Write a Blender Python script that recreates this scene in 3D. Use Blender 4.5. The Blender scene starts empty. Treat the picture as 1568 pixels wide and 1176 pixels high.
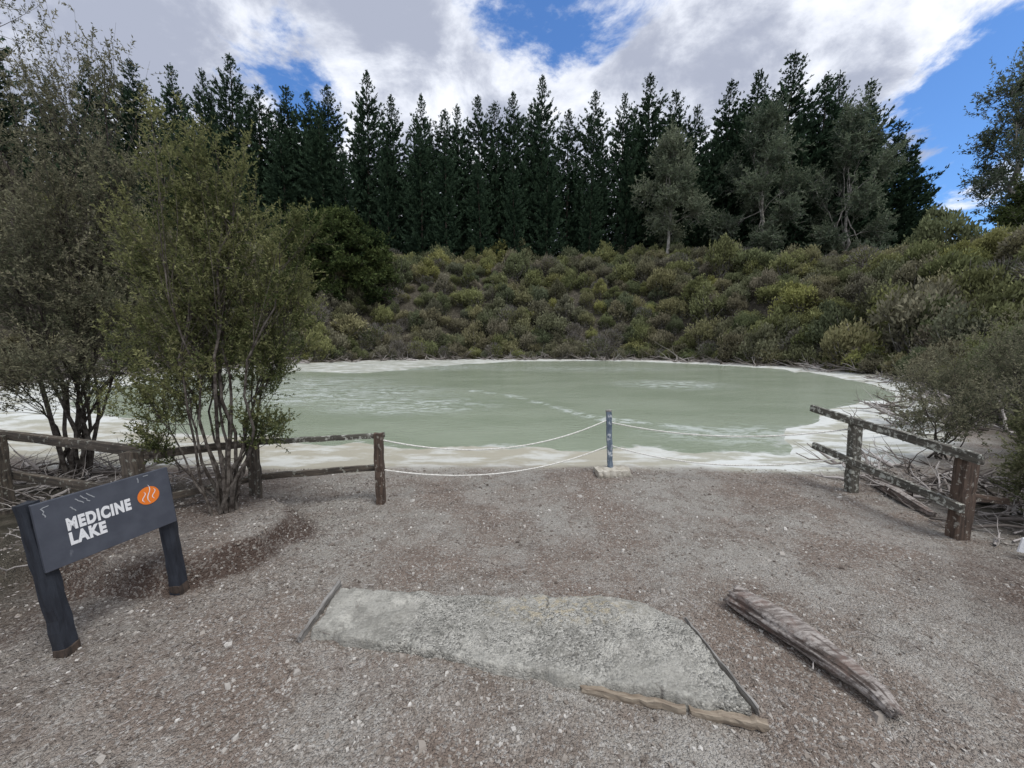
import bpy, math, random
import numpy as np
from mathutils import Vector, Matrix
random.seed(7); R=np.random.RandomState(11)
scene=bpy.context.scene
scene.view_settings.view_transform='Standard'; scene.view_settings.look='None'; scene.view_settings.exposure=0

# ---------------------------------------------------------------- helpers
def link(o,parent=None):
    scene.collection.objects.link(o)
    if parent: o.parent=parent
    return o
def empty(name,loc=(0,0,0)):
    e=bpy.data.objects.new(name,None); e.location=loc; e.empty_display_size=.2
    return link(e)
def sstep(x,a,b):
    t=np.clip((x-a)/(b-a),0,1); return t*t*(3-2*t)
def _h(i,j,s):
    n=np.sin(i*127.1+j*311.7+s*74.7)*43758.5453
    return n-np.floor(n)
def vn(x,y,s=0):
    xi=np.floor(x); yi=np.floor(y); fx=x-xi; fy=y-yi
    fx=fx*fx*(3-2*fx); fy=fy*fy*(3-2*fy)
    a=_h(xi,yi,s);b=_h(xi+1,yi,s);c=_h(xi,yi+1,s);d=_h(xi+1,yi+1,s)
    return (a*(1-fx)+b*fx)*(1-fy)+(c*(1-fx)+d*fx)*fy-.5
def fbm(x,y,s=0,o=4):
    r=0;a=1.
    for k in range(o):
        r=r+a*vn(x*2**k,y*2**k,s+k); a*=.5
    return r
class MB:
    def __init__(s): s.V=[];s.Q=[];s.M=[];s.T=[];s.n=0
    def add(s,v,q,m=0,t=None):
        v=np.asarray(v,float); q=np.asarray(q,int)
        s.V.append(v); s.Q.append(q+s.n); s.M.append(np.full(len(q),m,int))
        if t is None: t=np.full(len(v),.5)
        s.T.append(np.broadcast_to(np.asarray(t,float),(len(v),)))
        s.n+=len(v)
    def tube(s,P,rad,sides=6,m=0,t=.5):
        P=np.asarray(P,float);k=len(P);rad=np.broadcast_to(np.asarray(rad,float),(k,))
        T=np.gradient(P,axis=0); T/=np.linalg.norm(T,axis=1)[:,None]+1e-9
        ref=np.array([.31,.17,.93]) if abs(T[:,2]).mean()<.7 else np.array([.95,.2,.1])
        A=np.cross(T,ref);A/=np.linalg.norm(A,axis=1)[:,None]+1e-9
        B=np.cross(T,A)
        an=np.linspace(0,2*math.pi,sides,endpoint=False)
        V=(P[:,None,:]+rad[:,None,None]*(A[:,None,:]*np.cos(an)[None,:,None]+B[:,None,:]*np.sin(an)[None,:,None])).reshape(-1,3)
        q=[]
        for i in range(k-1):
            for j in range(sides):
                j2=(j+1)%sides
                q.append((i*sides+j,i*sides+j2,(i+1)*sides+j2,(i+1)*sides+j))
        s.add(V,q,m,t)
    def leaves(s,C,D,L,W,m=0,t=None):
        C=np.asarray(C,float);N=len(C)
        if N==0:return
        D=D/(np.linalg.norm(D,axis=1)[:,None]+1e-9)
        S=np.cross(D,R.normal(size=(N,3)));S/=np.linalg.norm(S,axis=1)[:,None]+1e-9
        L=np.broadcast_to(np.asarray(L,float),(N,))[:,None];W=np.broadcast_to(np.asarray(W,float),(N,))[:,None]
        V=np.stack([C,C+D*L*.45+S*W*.5,C+D*L,C+D*L*.45-S*W*.5],1).reshape(-1,3)
        q=np.arange(4*N).reshape(N,4)
        if t is None:t=R.rand(N)
        s.add(V,q,m,np.repeat(np.broadcast_to(t,(N,)),4))
    def mesh(s,name,mats,smooth=False):
        V=np.concatenate(s.V);Q=np.concatenate(s.Q);M=np.concatenate(s.M);T=np.concatenate(s.T)
        return mk(name,V,Q,mats,M,{'tint':T},smooth)
def mk(name,V,Q,mats,M=None,attrs={},smooth=False):
    me=bpy.data.meshes.new(name)
    me.vertices.add(len(V)); me.vertices.foreach_set('co',np.asarray(V,np.float32).ravel())
    me.loops.add(Q.size); me.loops.foreach_set('vertex_index',Q.astype(np.int32).ravel())
    me.polygons.add(len(Q)); me.polygons.foreach_set('loop_start',np.arange(0,Q.size,4,dtype=np.int32))
    for m in mats: me.materials.append(m)
    if M is not None: me.polygons.foreach_set('material_index',M.astype(np.int32))
    me.polygons.foreach_set('use_smooth',np.full(len(Q),bool(smooth)))
    me.update(calc_edges=True)
    for k,a in attrs.items():
        at=me.attributes.new(k,'FLOAT','POINT'); at.data.foreach_set('value',np.asarray(a,np.float32))
    me.validate()
    return me
def obj(name,me,parent=None):
    return link(bpy.data.objects.new(name,me),parent)

# ---------------------------------------------------------------- material helper
class NT:
    def __init__(s,name):
        s.mat=bpy.data.materials.new(name); s.mat.use_nodes=True
        s.t=s.mat.node_tree; s.p=s.t.nodes['Principled BSDF']; s.out=s.t.nodes['Material Output']
    def n(s,ty,**k):
        nd=s.t.nodes.new(ty)
        for a,b in k.items(): setattr(nd,a,b)
        return nd
    def l(s,a,b): s.t.links.new(a,b)
    def noise(s,scale,detail=6,rough=.6,vec=None,dist=0):
        n=s.n('ShaderNodeTexNoise'); n.inputs['Scale'].default_value=scale; n.inputs['Detail'].default_value=detail
        n.inputs['Roughness'].default_value=rough; n.inputs['Distortion'].default_value=dist
        s.l(vec if vec else s.co(),n.inputs['Vector']); return n.outputs['Fac']
    def co(s,which='Object'):
        if not hasattr(s,'_c'): s._c=s.n('ShaderNodeTexCoord')
        return s._c.outputs[which]
    def mapv(s,scale,which='Object'):
        m=s.n('ShaderNodeMapping'); m.inputs['Scale'].default_value=scale; s.l(s.co(which),m.inputs['Vector']); return m.outputs['Vector']
    def rng(s,f,a,b,c=0,d=1):
        m=s.n('ShaderNodeMapRange'); m.interpolation_type='SMOOTHSTEP'
        for i,v in zip(('From Min','From Max','To Min','To Max'),(a,b,c,d)): m.inputs[i].default_value=v
        s.l(f,m.inputs['Value']); return m.outputs['Result']
    def math(s,op,a,b=None):
        m=s.n('ShaderNodeMath',operation=op)
        for i,v in ((0,a),(1,b)):
            if v is None: continue
            if isinstance(v,(int,float)): m.inputs[i].default_value=v
            else: s.l(v,m.inputs[i])
        return m.outputs[0]
    def mix(s,f,a,b,mode='MIX'):
        m=s.n('ShaderNodeMix',data_type='RGBA',blend_type=mode)
        for i,v in ((0,f),(6,a),(7,b)):
            if isinstance(v,(int,float)): m.inputs[i].default_value=v
            elif isinstance(v,tuple): m.inputs[i].default_value=(*v,1)
            else: s.l(v,m.inputs[i])
        return m.outputs[2]
    def attr(s,name):
        a=s.n('ShaderNodeAttribute',attribute_name=name); return a.outputs['Fac']
    def bump(s,h,dist,strength=1.):
        b=s.n('ShaderNodeBump'); b.inputs['Distance'].default_value=dist; b.inputs['Strength'].default_value=strength
        s.l(h,b.inputs['Height']); s.l(b.outputs['Normal'],s.p.inputs['Normal'])
    def col(s,c):
        if isinstance(c,tuple): s.p.inputs['Base Color'].default_value=(*c,1)
        else: s.l(c,s.p.inputs['Base Color'])
    def ramp(s,f,stops):
        r=s.n('ShaderNodeValToRGB'); e=r.color_ramp.elements
        while len(e)<len(stops): e.new(.5)
        for i,(p,c) in enumerate(stops): e[i].position=p; e[i].color=(*c,1)
        s.l(f,r.inputs['Fac']); return r.outputs['Color']

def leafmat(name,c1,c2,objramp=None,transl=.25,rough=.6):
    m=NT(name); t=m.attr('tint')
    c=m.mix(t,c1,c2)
    if objramp:
        oi=m.n('ShaderNodeObjectInfo')
        rc=m.ramp(oi.outputs['Random'],objramp)
        v=m.rng(t,0,1,.5,1.5)
        vv=m.n('ShaderNodeCombineColor'); 
        for i in range(3): m.l(v,vv.inputs[i])
        c=m.mix(1.,rc,vv.outputs[0],'MULTIPLY')
    d=m.n('ShaderNodeBsdfDiffuse'); m.l(c,d.inputs['Color'])
    if transl<=0:
        m.l(d.outputs[0],m.out.inputs['Surface']); return m.mat
    tr=m.n('ShaderNodeBsdfTranslucent'); m.l(c,tr.inputs['Color'])
    ms=m.n('ShaderNodeMixShader'); ms.inputs[0].default_value=transl
    m.l(d.outputs[0],ms.inputs[1]); m.l(tr.outputs[0],ms.inputs[2]); m.l(ms.outputs[0],m.out.inputs['Surface'])
    return m.mat
def woodmat(name,c1,c2,scale=(3,40,40),lichen=0.,lcol=(.5,.5,.44),rough=.85,bump=.004):
    m=NT(name); v=m.mapv(scale); f=m.noise(1.,8,.7,v)
    c=m.mix(m.rng(f,.3,.7),c1,c2)
    if lichen>0:
        g=m.noise(22,6,.65); c=m.mix(m.rng(g,.62-lichen*.15,.68-lichen*.1),c,lcol)
    m.col(c); m.p.inputs['Roughness'].default_value=rough; m.bump(f,bump); return m.mat
def barkmat(name,c1,c2,sc=20):
    m=NT(name); f=m.noise(sc,3,.6); c=m.mix(m.rng(f,.35,.65),c1,c2)
    d=m.n('ShaderNodeBsdfDiffuse'); m.l(c,d.inputs['Color']); m.l(d.outputs[0],m.out.inputs['Surface']); return m.mat

# ---------------------------------------------------------------- layout
LAKE=np.array([(-4.1,6.5),(-1.5,5.85),(.6,5.95),(2.4,6.1),(4.3,6.05),(5.0,6.9),(7,8.1),(9.8,10.2),(13.2,13.6),(16.7,19.5),(18.6,26.5),(15.8,33),(9,37.6),(2,37.2),(-4.5,32.5),(-7.2,24.4),(-9,23.0),(-13.2,25),(-17,21),(-16.5,14),(-12,10),(-7.5,7.3)])
BASIN=np.array([(-6,4.9),(-3,4.75),(0,4.95),(2,4.85),(4.3,4.7),(5.6,5.0),(7.6,6.4),(11.2,10),(15.2,14),(18.7,19),(20.3,26),(17.5,33),(13,38.5),(4,40),(-6,40),(-13,38),(-18,31),(-20,24),(-21,16),(-18,11),(-12,7)])
def sdist(x,y,P):
    x=np.asarray(x,float);y=np.asarray(y,float)
    d=np.full(x.shape,1e9);ins=np.zeros(x.shape,bool);n=len(P)
    for i in range(n):
        ax,ay=P[i];bx,by=P[(i+1)%n];ex,ey=bx-ax,by-ay
        t=np.clip(((x-ax)*ex+(y-ay)*ey)/(ex*ex+ey*ey),0,1)
        d=np.minimum(d,np.hypot(x-ax-t*ex,y-ay-t*ey))
        c=((ay>y)!=(by>y))&(x<(bx-ax)*(y-ay)/(by-ay+1e-12)+ax)
        ins^=c
    return np.where(ins,-d,d)
WATER=-.10
def H(x,y,full=False):
    x=np.asarray(x,float);y=np.asarray(y,float)
    db=sdist(x,y,BASIN)+.22*fbm(x*1.3,y*1.3,3)*sstep(np.hypot(x,y),2,6)
    sc=.25+.05*np.hypot(x,y)
    dl=sdist(x,y,LAKE)+1.3*sc*fbm(x/sc*.55,y/sc*.55,9)
    und=.030*fbm(x*.9,y*.9,5)+.016*fbm(x*5,y*5,6)
    far=sstep(y,7,17)*sstep(db,0,3)
    s=np.clip(db-.8,0,None)
    rise=14.3*(1-np.exp(-(s/9.3)**1.3))*(1-.48*sstep(x,18,42))
    z=und+rise*far+far*.8*fbm(x*.22,y*.22,8)
    # eroded mound under the bushy tree
    ex=np.where(x>-2.6,(x+2.6)/.80,(x+2.6)/1.6); ey=(y-3.02)/.66
    rr=np.sqrt(ex**2+ey**2)+.16*fbm(x*4,y*4,12)
    z=z+.19*(1-sstep(rr,.88,1.02))
    inb=1-sstep(db,-.9,.15)
    z=z*(1-inb)+(-.086+.008*fbm(x*3,y*3,2))*inb
    z=z-.28*(1-sstep(dl,-1.8,.05))*inb
    if full:return z,db,dl,rr
    return z
def Hs(x,y): return float(H(np.array([x]),np.array([y]))[0])

# ---------------------------------------------------------------- terrain
n=600; b=6.7;a=1.16
s=np.linspace(-1,1,n); gx=a*np.sinh(b*s)-.6; gy=a*np.sinh(b*s)+2.9
X,Y=np.meshgrid(gx,gy); x=X.ravel();y=Y.ravel()
z,db,dl,mr_=H(x,y,True)
crust=1-sstep(db,-.35,.12)
beige=(1-sstep(x+.6*fbm(x,y,71),1.0,3.2))*(1-sstep(y,6.8,9))
farc=sstep(y,17,22)*(1-sstep(x,-6,-1))
path=(1-sstep(np.abs(x-.6)+.5*fbm(x,y,21),3.3,4.3))*(1-sstep(y,5.3,6.5))
veg=sstep(db,.1,.9)*(1-path)
damp=1-sstep(np.hypot((x-3.9)/1.2,(y-2.0)/1.0),.4,1.2)
damp=np.maximum(damp,(1-sstep(x+.5*fbm(x*2,y*2,31),-3.0,-1.7))*.9)
damp=np.maximum(damp,1.15*(sstep(mr_,.84,.92)-sstep(mr_,1.02,1.15))*(1-crust))
idx=np.arange(n*n).reshape(n,n)
Q=np.stack([idx[:-1,:-1],idx[:-1,1:],idx[1:,1:],idx[1:,:-1]],-1).reshape(-1,4)
g=NT('gravel_ground')
co=g.co()
vor=g.n('ShaderNodeTexVoronoi'); vor.inputs['Scale'].default_value=80; g.l(co,vor.inputs['Vector'])
vor2=g.n('ShaderNodeTexVoronoi'); vor2.inputs['Scale'].default_value=170; g.l(co,vor2.inputs['Vector'])
sep=g.n('ShaderNodeSeparateColor'); g.l(vor.outputs['Color'],sep.inputs[0])
sep2=g.n('ShaderNodeSeparateColor'); g.l(vor2.outputs['Color'],sep2.inputs[0])
big=g.noise(.8,7,.62); med=g.noise(4,7,.7); fine=g.noise(45,4,.7)
base=g.mix(g.rng(big,.42,.58),(.275,.222,.184),(.375,.352,.312))
base=g.mix(g.rng(med,.46,.62,0,.65),base,(.205,.162,.132))
base=g.mix(g.rng(g.noise(1.7,6,.65),.48,.62,0,.6),base,(.44,.418,.378))
base=g.mix(g.rng(g.noise(2.6,6,.7),.55,.65,0,.5),base,(.150,.117,.094))
base=g.mix(g.rng(sep.outputs[0],.66,.92,0,.65),base,(.54,.52,.48))
base=g.mix(g.rng(sep2.outputs[0],0,.35,.7,0),base,(.105,.086,.072))
base=g.mix(g.rng(fine,.5,.75,0,.35),base,(.47,.448,.41))
base=g.mix(g.math('MULTIPLY',g.attr('damp'),g.rng(med,.3,.6,.55,.95)),base,g.mix(g.rng(sep.outputs[1],.6,.95,0,.8),(.100,.072,.058),(.30,.272,.242)))
mudn=g.noise(1.1,8,.65,g.mapv((1,2.2,1)))
mud=g.mix(g.rng(mudn,.42,.54),(.39,.39,.325),(.63,.65,.625))
mud=g.mix(g.math('MULTIPLY',g.attr('beige'),g.rng(mudn,.45,.62,1,.35)),mud,(.38,.36,.29))
mud=g.mix(g.math('MULTIPLY',g.attr('farc'),g.rng(g.noise(.5,7,.7,g.mapv((1,3,1))),.42,.56,.85,.1)),mud,(.27,.28,.23))
mud=g.mix(g.rng(g.noise(9,6,.7),.56,.72,0,.55),mud,(.30,.29,.25))
soil=g.mix(g.rng(med,.4,.65),(.05,.045,.033),(.11,.098,.075))
c=g.mix(g.attr('crust'),base,mud)
vf=g.math('MULTIPLY',g.attr('veg'),g.rng(g.noise(6,5,.6),.2,.45))
c=g.mix(vf,c,soil)
g.col(c); g.p.inputs['Roughness'].default_value=.92; g.p.inputs['Specular IOR Level'].default_value=.2
hh=g.math('ADD',g.math('MULTIPLY',vor.outputs['Distance'],-1.0),g.math('ADD',g.math('MULTIPLY',vor2.outputs['Distance'],-.6),g.math('MULTIPLY',med,2.2)))
hh=g.math('MULTIPLY',hh,g.math('SUBTRACT',1.,g.math('MULTIPLY',g.attr('crust'),.85)))
g.bump(hh,.015,1.)
obj('ground',mk('ground',np.stack([x,y,z],1),Q,[g.mat],None,{'crust':crust,'veg':veg,'damp':damp,'beige':beige,'farc':farc},True))

# ---------------------------------------------------------------- lake water
nx,ny=320,300
sy=np.linspace(0,1,ny)**1.8
X,Y=np.meshgrid(np.linspace(-24,24,nx),4.6+38*sy); x=X.ravel();y=Y.ravel()
_,_,dl,_=H(x,y,True)
def blob(cx,cy,rx,ry): return 1-sstep(np.hypot((x-cx)/rx,(y-cy)/ry),.2,1.1)
foam=np.maximum.reduce([blob(-6.5,13.2,5.5,3.8),.9*blob(-3,10.8,3.2,2.0),blob(6.8,16.2,3.0,2.4),.9*blob(-10,17,6,4),.6*blob(5,26,10,3.5),.7*blob(4.5,7.3,2.4,1.2),.8*blob(-6,28,7,5)])
lx=np.array([-1.5,0,1.0,1.6,2.2,3.2,4.2]);ly=np.array([14,12.6,10.8,9.6,8.6,8.2,7.2])
pl=np.full(x.shape,1e9)
for i in range(len(lx)-1):
    ex,ey=lx[i+1]-lx[i],ly[i+1]-ly[i];t=np.clip(((x-lx[i])*ex+(y-ly[i])*ey)/(ex*ex+ey*ey),0,1)
    pl=np.minimum(pl,np.hypot(x-lx[i]-t*ex,y-ly[i]-t*ey))
line=1-sstep(pl+.3*fbm(x*1.5,y*1.5,40),.0,.2)
idx=np.arange(nx*ny).reshape(ny,nx)
Q=np.stack([idx[:-1,:-1],idx[:-1,1:],idx[1:,1:],idx[1:,:-1]],-1).reshape(-1,4)
w=NT('milky_green_water')
st=w.noise(1.,10,.80,w.mapv((1.5,3.0,1)),1.2)
fm=w.math('MULTIPLY',w.rng(st,.46,.57),w.attr('foam'))
fm=w.math('ADD',fm,w.math('MULTIPLY',w.attr('line'),w.rng(w.noise(3,6,.7),.43,.56,0,.9)))
sh=w.math('ADD',w.attr('shore'),w.math('MULTIPLY',w.math('SUBTRACT',w.noise(1.8,9,.72),.5),1.8))
edge=w.rng(sh,.0,.3,1,0)
gcol=w.mix(w.rng(w.noise(.25,5,.55,w.mapv((1,2,1))),.35,.65),(.275,.325,.235),(.335,.385,.290))
cc=w.mix(w.math('MINIMUM',fm,.85),gcol,(.68,.74,.70)); cc=w.mix(w.math('MULTIPLY',edge,.85),cc,(.61,.64,.60))
w.col(cc); w.p.inputs['Roughness'].default_value=.12; w.p.inputs['Specular IOR Level'].default_value=.42
w.bump(w.noise(5,6,.70,w.mapv((1,3.,1))),.045,.7)
obj('lake_water',mk('lake_water',np.stack([x,y,np.full(x.shape,WATER)],1),Q,[w.mat],None,{'shore':-dl,'foam':foam,'line':line},True))

# ---------------------------------------------------------------- loose gravel
mb=MB(); N=30000
px=R.uniform(-4.2,4.6,N);py=.7+4.3*R.rand(N)**1.1
keep=(H(px,py)>-.05)&(fbm(px*1.2,py*1.2,33)+R.normal(0,.25,N)>-.2);px=px[keep];py=py[keep];N=len(px)
pz=H(px,py); sz=.0028+.0062*R.rand(N)**2.2+.011*(R.rand(N)>.992)
cube=np.array([(-1,-1,-1),(1,-1,-1),(1,1,-1),(-1,1,-1),(-.7,-.7,1),(.7,-.7,1),(.7,.7,1),(-.7,.7,1)],float)
cq=np.array([(0,3,2,1),(4,5,6,7),(0,1,5,4),(1,2,6,5),(2,3,7,6),(3,0,4,7)])
V=cube[None]*(1+.35*R.normal(size=(N,8,3))); V[:,:,2]*=.6
V*=sz[:,None,None]*(.7+.6*R.rand(N,1,3)); an=R.rand(N)*6.28
vx=V[...,0]*np.cos(an)[:,None]-V[...,1]*np.sin(an)[:,None]; vy=V[...,0]*np.sin(an)[:,None]+V[...,1]*np.cos(an)[:,None]
V=np.stack([vx+px[:,None],vy+py[:,None],V[...,2]+pz[:,None]+sz[:,None]*.2],-1).reshape(-1,3)
q=(cq[None]+np.arange(N)[:,None,None]*8).reshape(-1,4)
mb.add(V,q,0,np.repeat(R.rand(N),8))
m=NT('loose_stone'); m.col(m.ramp(m.attr('tint'),[(0,(.10,.08,.066)),(.35,(.25,.218,.185)),(.8,(.39,.365,.33)),(1,(.56,.54,.50))])); m.p.inputs['Roughness'].default_value=.9
obj('gravel',mb.mesh('gravel',[m.mat],False))

# ---------------------------------------------------------------- concrete slab
sl=empty('concrete_slab')
nu,nv=260,90
u,v=np.meshgrid(np.linspace(0,1,nu),np.linspace(0,1,nv))
fx=-1.14+2.216*u; fy=np.interp(fx,[-1.14,-.55,.05,.6,1.076],[1.975,1.865,1.715,1.61,1.518])
bx=-1.138+2.16*u; by=np.interp(bx,[-1.138,-.4,.2,.67,.85,1.02],[2.377,2.33,2.37,2.345,2.26,2.15])
xx=fx*(1-v)+bx*v; yy=fy*(1-v)+by*v
ed=np.minimum(np.minimum(u,1-u)*2.2,np.minimum(v,1-v)*.5)
xx=xx+.02*fbm(xx*9,yy*9,50);yy=yy+.035*fbm(xx*7,yy*7,51)
top=.052+.010*fbm(xx*3,yy*3,52)+.013*fbm(xx*16,yy*16,53,4)
ck=np.abs(fbm(xx*1.6+3,yy*2.2,61,5)-.05);crk=(1-sstep(ck,.0,.018))*sstep(fbm(xx*2,yy*2,64),-.25,.1)
drop=1-sstep(ed+.010*fbm(xx*30,yy*30,54),.0,.018)
back=sstep(v+.25*fbm(xx*5,yy*5,59),.6,1.0)*sstep(xx,-.6,-.1)
zz=top*(1-back*.7)-drop*.085-crk*.012
idx=np.arange(nu*nv).reshape(nv,nu)
Q=np.stack([idx[:-1,:-1],idx[:-1,1:],idx[1:,1:],idx[1:,:-1]],-1).reshape(-1,4)
m=NT('worn_concrete')
vo=m.n('ShaderNodeTexVoronoi');vo.inputs['Scale'].default_value=95;m.l(m.co(),vo.inputs['Vector'])
so=m.n('ShaderNodeSeparateColor');m.l(vo.outputs['Color'],so.inputs[0])
c=m.mix(m.rng(m.noise(2.6,6,.65),.4,.6),(.31,.30,.265),(.42,.41,.365))
agg=m.attr('agg')
c=m.mix(m.math('MULTIPLY',agg,m.rng(so.outputs[0],.5,.8,0,.85)),c,(.57,.555,.50))
c=m.mix(m.math('MULTIPLY',agg,m.rng(so.outputs[1],.0,.4,.9,0)),c,(.13,.125,.11))
c=m.mix(m.rng(m.noise(11,7,.75),.50,.62,0,.6),c,(.20,.195,.17))
c=m.mix(m.rng(m.noise(7,7,.75),.54,.64,0,.65),c,(.60,.585,.52))
c=m.mix(m.math('MULTIPLY',m.attr('yel'),m.rng(m.noise(22,5,.7),.48,.6,0,.75)),c,(.52,.45,.31))
c=m.mix(m.math('MULTIPLY',m.attr('crack'),.8),c,(.09,.08,.07))
m.col(c);m.p.inputs['Roughness'].default_value=.93
m.bump(m.math('ADD',m.math('MULTIPLY',vo.outputs['Distance'],m.math('MULTIPLY',agg,-1.)),m.noise(50,6,.75)),.014)
agg=.3+.7*sstep(fbm(xx*2.5,yy*2.5,60)+.25*(xx+.5),-.3,.3)
yel=1-sstep(np.hypot((xx-.3)/.5,(yy-2.2)/.18),.4,1.2)
o=obj('slab',mk('slab',np.stack([xx,yy,zz],-1).reshape(-1,3),Q,[m.mat],None,{'agg':agg.ravel(),'yel':yel.ravel(),'crack':crk.ravel()},True),sl)

# ---------------------------------------------------------------- timber helper
def beam(name,p0,p1,w,h,mat,parent,roll=0,jit=.004,seg=14,bev=.006,up=(0,0,1)):
    p0=Vector(p0);p1=Vector(p1);L=(p1-p0).length
    xs=np.linspace(0,L,seg+1);V=[];q=[]
    pr=[(-.5,-.5),(0,-.5),(.5,-.5),(.5,0),(.5,.5),(0,.5),(-.5,.5),(-.5,0)]
    for i,xx in enumerate(xs):
        sx=1+R.normal()*jit*1.5/w*.3; dy,dz=R.normal(0,jit*.5,2)
        for (a_,b_) in pr:
            k=.93 if (abs(a_)==.5 and abs(b_)==.5) else 1
            V.append((xx+(R.normal()*jit if i in(0,seg) else 0),a_*w*sx*k+dy+R.normal()*jit*.25,b_*h*k+dz+R.normal()*jit*.25))
    for i in range(seg):
        for j in range(8):
            j2=(j+1)%8;q.append((i*8+j,(i+1)*8+j,(i+1)*8+j2,i*8+j2))
    c0=len(V);V.append((-.002,0,0));V.append((L+.002,0,0))
    for e,(o_,cc_) in enumerate(((0,c0),(seg*8,c0+1))):
        for j in range(0,8,2):
            f=(o_+j,o_+(j+1)%8,o_+(j+2)%8,cc_)
            q.append(f if e==0 else f[::-1])
    me=mk(name,np.array(V),np.array(q),[mat],None,{},False)
    o=link(bpy.data.objects.new(name,me))
    d=(p1-p0).normalized();U=Vector(up)
    if abs(d.dot(U))>.95:U=Vector((0,1,0))
    yv=U.cross(d).normalized();zv=d.cross(yv).normalized()
    M=Matrix((d,yv,zv)).transposed().to_4x4();M.translation=p0
    o.matrix_world=M@Matrix.Rotation(roll,4,'X')
    if parent:
        o.parent=parent;o.matrix_parent_inverse=parent.matrix_world.inverted()
    return o
wood_dark=woodmat('dark_weathered_timber',(.028,.024,.020),(.13,.105,.08),lichen=.4,lcol=(.26,.26,.22))
wood_brown=woodmat('brown_timber',(.030,.021,.016),(.13,.088,.064),lichen=.35,lcol=(.30,.28,.24))
wood_lich=woodmat('lichened_timber',(.04,.038,.030),(.15,.138,.115),lichen=.7,lcol=(.44,.45,.40))
wood_tan=woodmat('tan_timber',(.14,.105,.075),(.36,.305,.235))
wood_grey=woodmat('grey_timber',(.13,.12,.11),(.34,.33,.31))

beam('front_timber_edge',(.33,1.672,.006),(.78,1.568,.008),.026,.034,wood_tan,sl,jit=.006)
beam('front_timber_edge_end',(.80,1.562,.004),(1.10,1.492,.010),.032,.036,wood_tan,sl,jit=.006)
beam('right_edge_board',(1.04,2.15,-.002),(1.105,1.56,.006),.012,.04,wood_grey,sl)
beam('left_edge_board',(-1.165,2.44,.03),(-1.175,1.96,.012),.022,.055,wood_grey,sl)

# ---------------------------------------------------------------- left fence
lf=empty('wooden_fence')
A=(-1.36,3.84);B=(-2.50,3.62);C=(-3.10,3.08);D=(-4.95,3.62);E=(-6.6,4.1)
beam('post_1',(*A,-.05),(*A,.735),.085,.085,wood_brown,lf)
beam('post_2',(*B,-.05),(*B,.70),.085,.085,wood_dark,lf)
beam('post_3',(*C,-.05),(C[0]-.03,C[1],.76),.11,.11,wood_dark,lf)
beam('post_4',(*D,-.05),(*D,.76),.09,.09,wood_dark,lf)
def rail(nm,a,bb,za,zb,par,mat,w=.045,h=.075,off=0):
    beam(nm,(a[0],a[1]+off,za),(bb[0],bb[1]+off,zb),w,h,mat,par)
rail('top_rail_1',(-1.32,3.84),B,.70,.68,lf,wood_lich,.05,.05,.07)
rail('low_rail_1',A,B,.36,.33,lf,wood_dark,.045,.06,.07)
rail('top_rail_2',B,C,.68,.71,lf,wood_dark,.05,.07,.07)
rail('low_rail_2',B,C,.33,.31,lf,wood_dark,.045,.06,.07)
rail('top_rail_3',(C[0]+.1,C[1]),E,.72,.76,lf,wood_dark,.06,.085,.09)
rail('low_rail_3',(C[0]+.05,C[1]),E,.35,.33,lf,wood_dark,.05,.08,.085)

# ---------------------------------------------------------------- right fence
rf=empty('wooden_fence')
beam('post_1',(3.80,4.16,-.06),(3.78,4.16,.81),.10,.09,wood_lich,rf)
beam('post_2',(3.77,3.10,-.06),(3.77,3.10,.76),.12,.10,wood_brown,rf)
beam('top_rail',(3.715,4.70,.845),(3.69,2.94,.735),.045,.085,wood_lich,rf,roll=.05)
beam('low_rail',(3.71,4.62,.40),(3.685,3.02,.30),.045,.075,wood_lich,rf)
beam('low_rail_side',(3.80,3.19,.36),(4.5,3.35,.22),.05,.06,wood_brown,rf)

# ---------------------------------------------------------------- centre post and ropes
cpm=woodmat('blue_grey_painted_post',(.07,.10,.14),(.19,.235,.29),(6,30,30),lichen=.4,lcol=(.5,.53,.55))
cp=empty('rope_post')
beam('post',(1.25,4.74,0),(1.21,4.75,.80),.065,.055,cpm,cp)
beam('post_cap',(1.21,4.75,.80),(1.209,4.75,.815),.07,.06,wood_grey,cp,seg=2,jit=.001)
mc=NT('pale_concrete');mc.col(mc.mix(mc.rng(mc.noise(14,6,.65),.4,.65),(.36,.33,.27),(.55,.52,.45)));mc.p.inputs['Roughness'].default_value=.9;mc.bump(mc.noise(60,4,.6),.004)
beam('concrete_footing',(1.05,4.66,.030),(1.46,4.70,.034),.22,.115,mc.mat,cp,jit=.010)
rm=NT('white_rope');rm.col(rm.mix(rm.rng(rm.noise(80,3,.6),.4,.6),(.55,.54,.49),(.80,.79,.74)));rm.p.inputs['Roughness'].default_value=.85
rb=empty('rope_barrier')
def rope(nm,a,bb,sag,r=.0075):
    t=np.linspace(0,1,60)[:,None];P=np.array(a)*(1-t)+np.array(bb)*t
    P[:,2]-=(4*sag*t*(1-t))[:,0]
    mb=MB();mb.tube(P,r*(1+.14*np.sin(np.arange(60)*2.3)),7)
    obj(nm,mb.mesh(nm,[rm.mat],True),rb)
rope('rope_top_left',(-1.33,3.86,.66),(1.2,4.75,.69),.22)
rope('rope_low_left',(-1.33,3.86,.345),(1.22,4.75,.36),.19)
rope('rope_top_right',(1.23,4.75,.66),(3.76,4.20,.70),.13)
rope('rope_low_right',(1.25,4.75,.36),(3.76,4.20,.38),.17)

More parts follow.
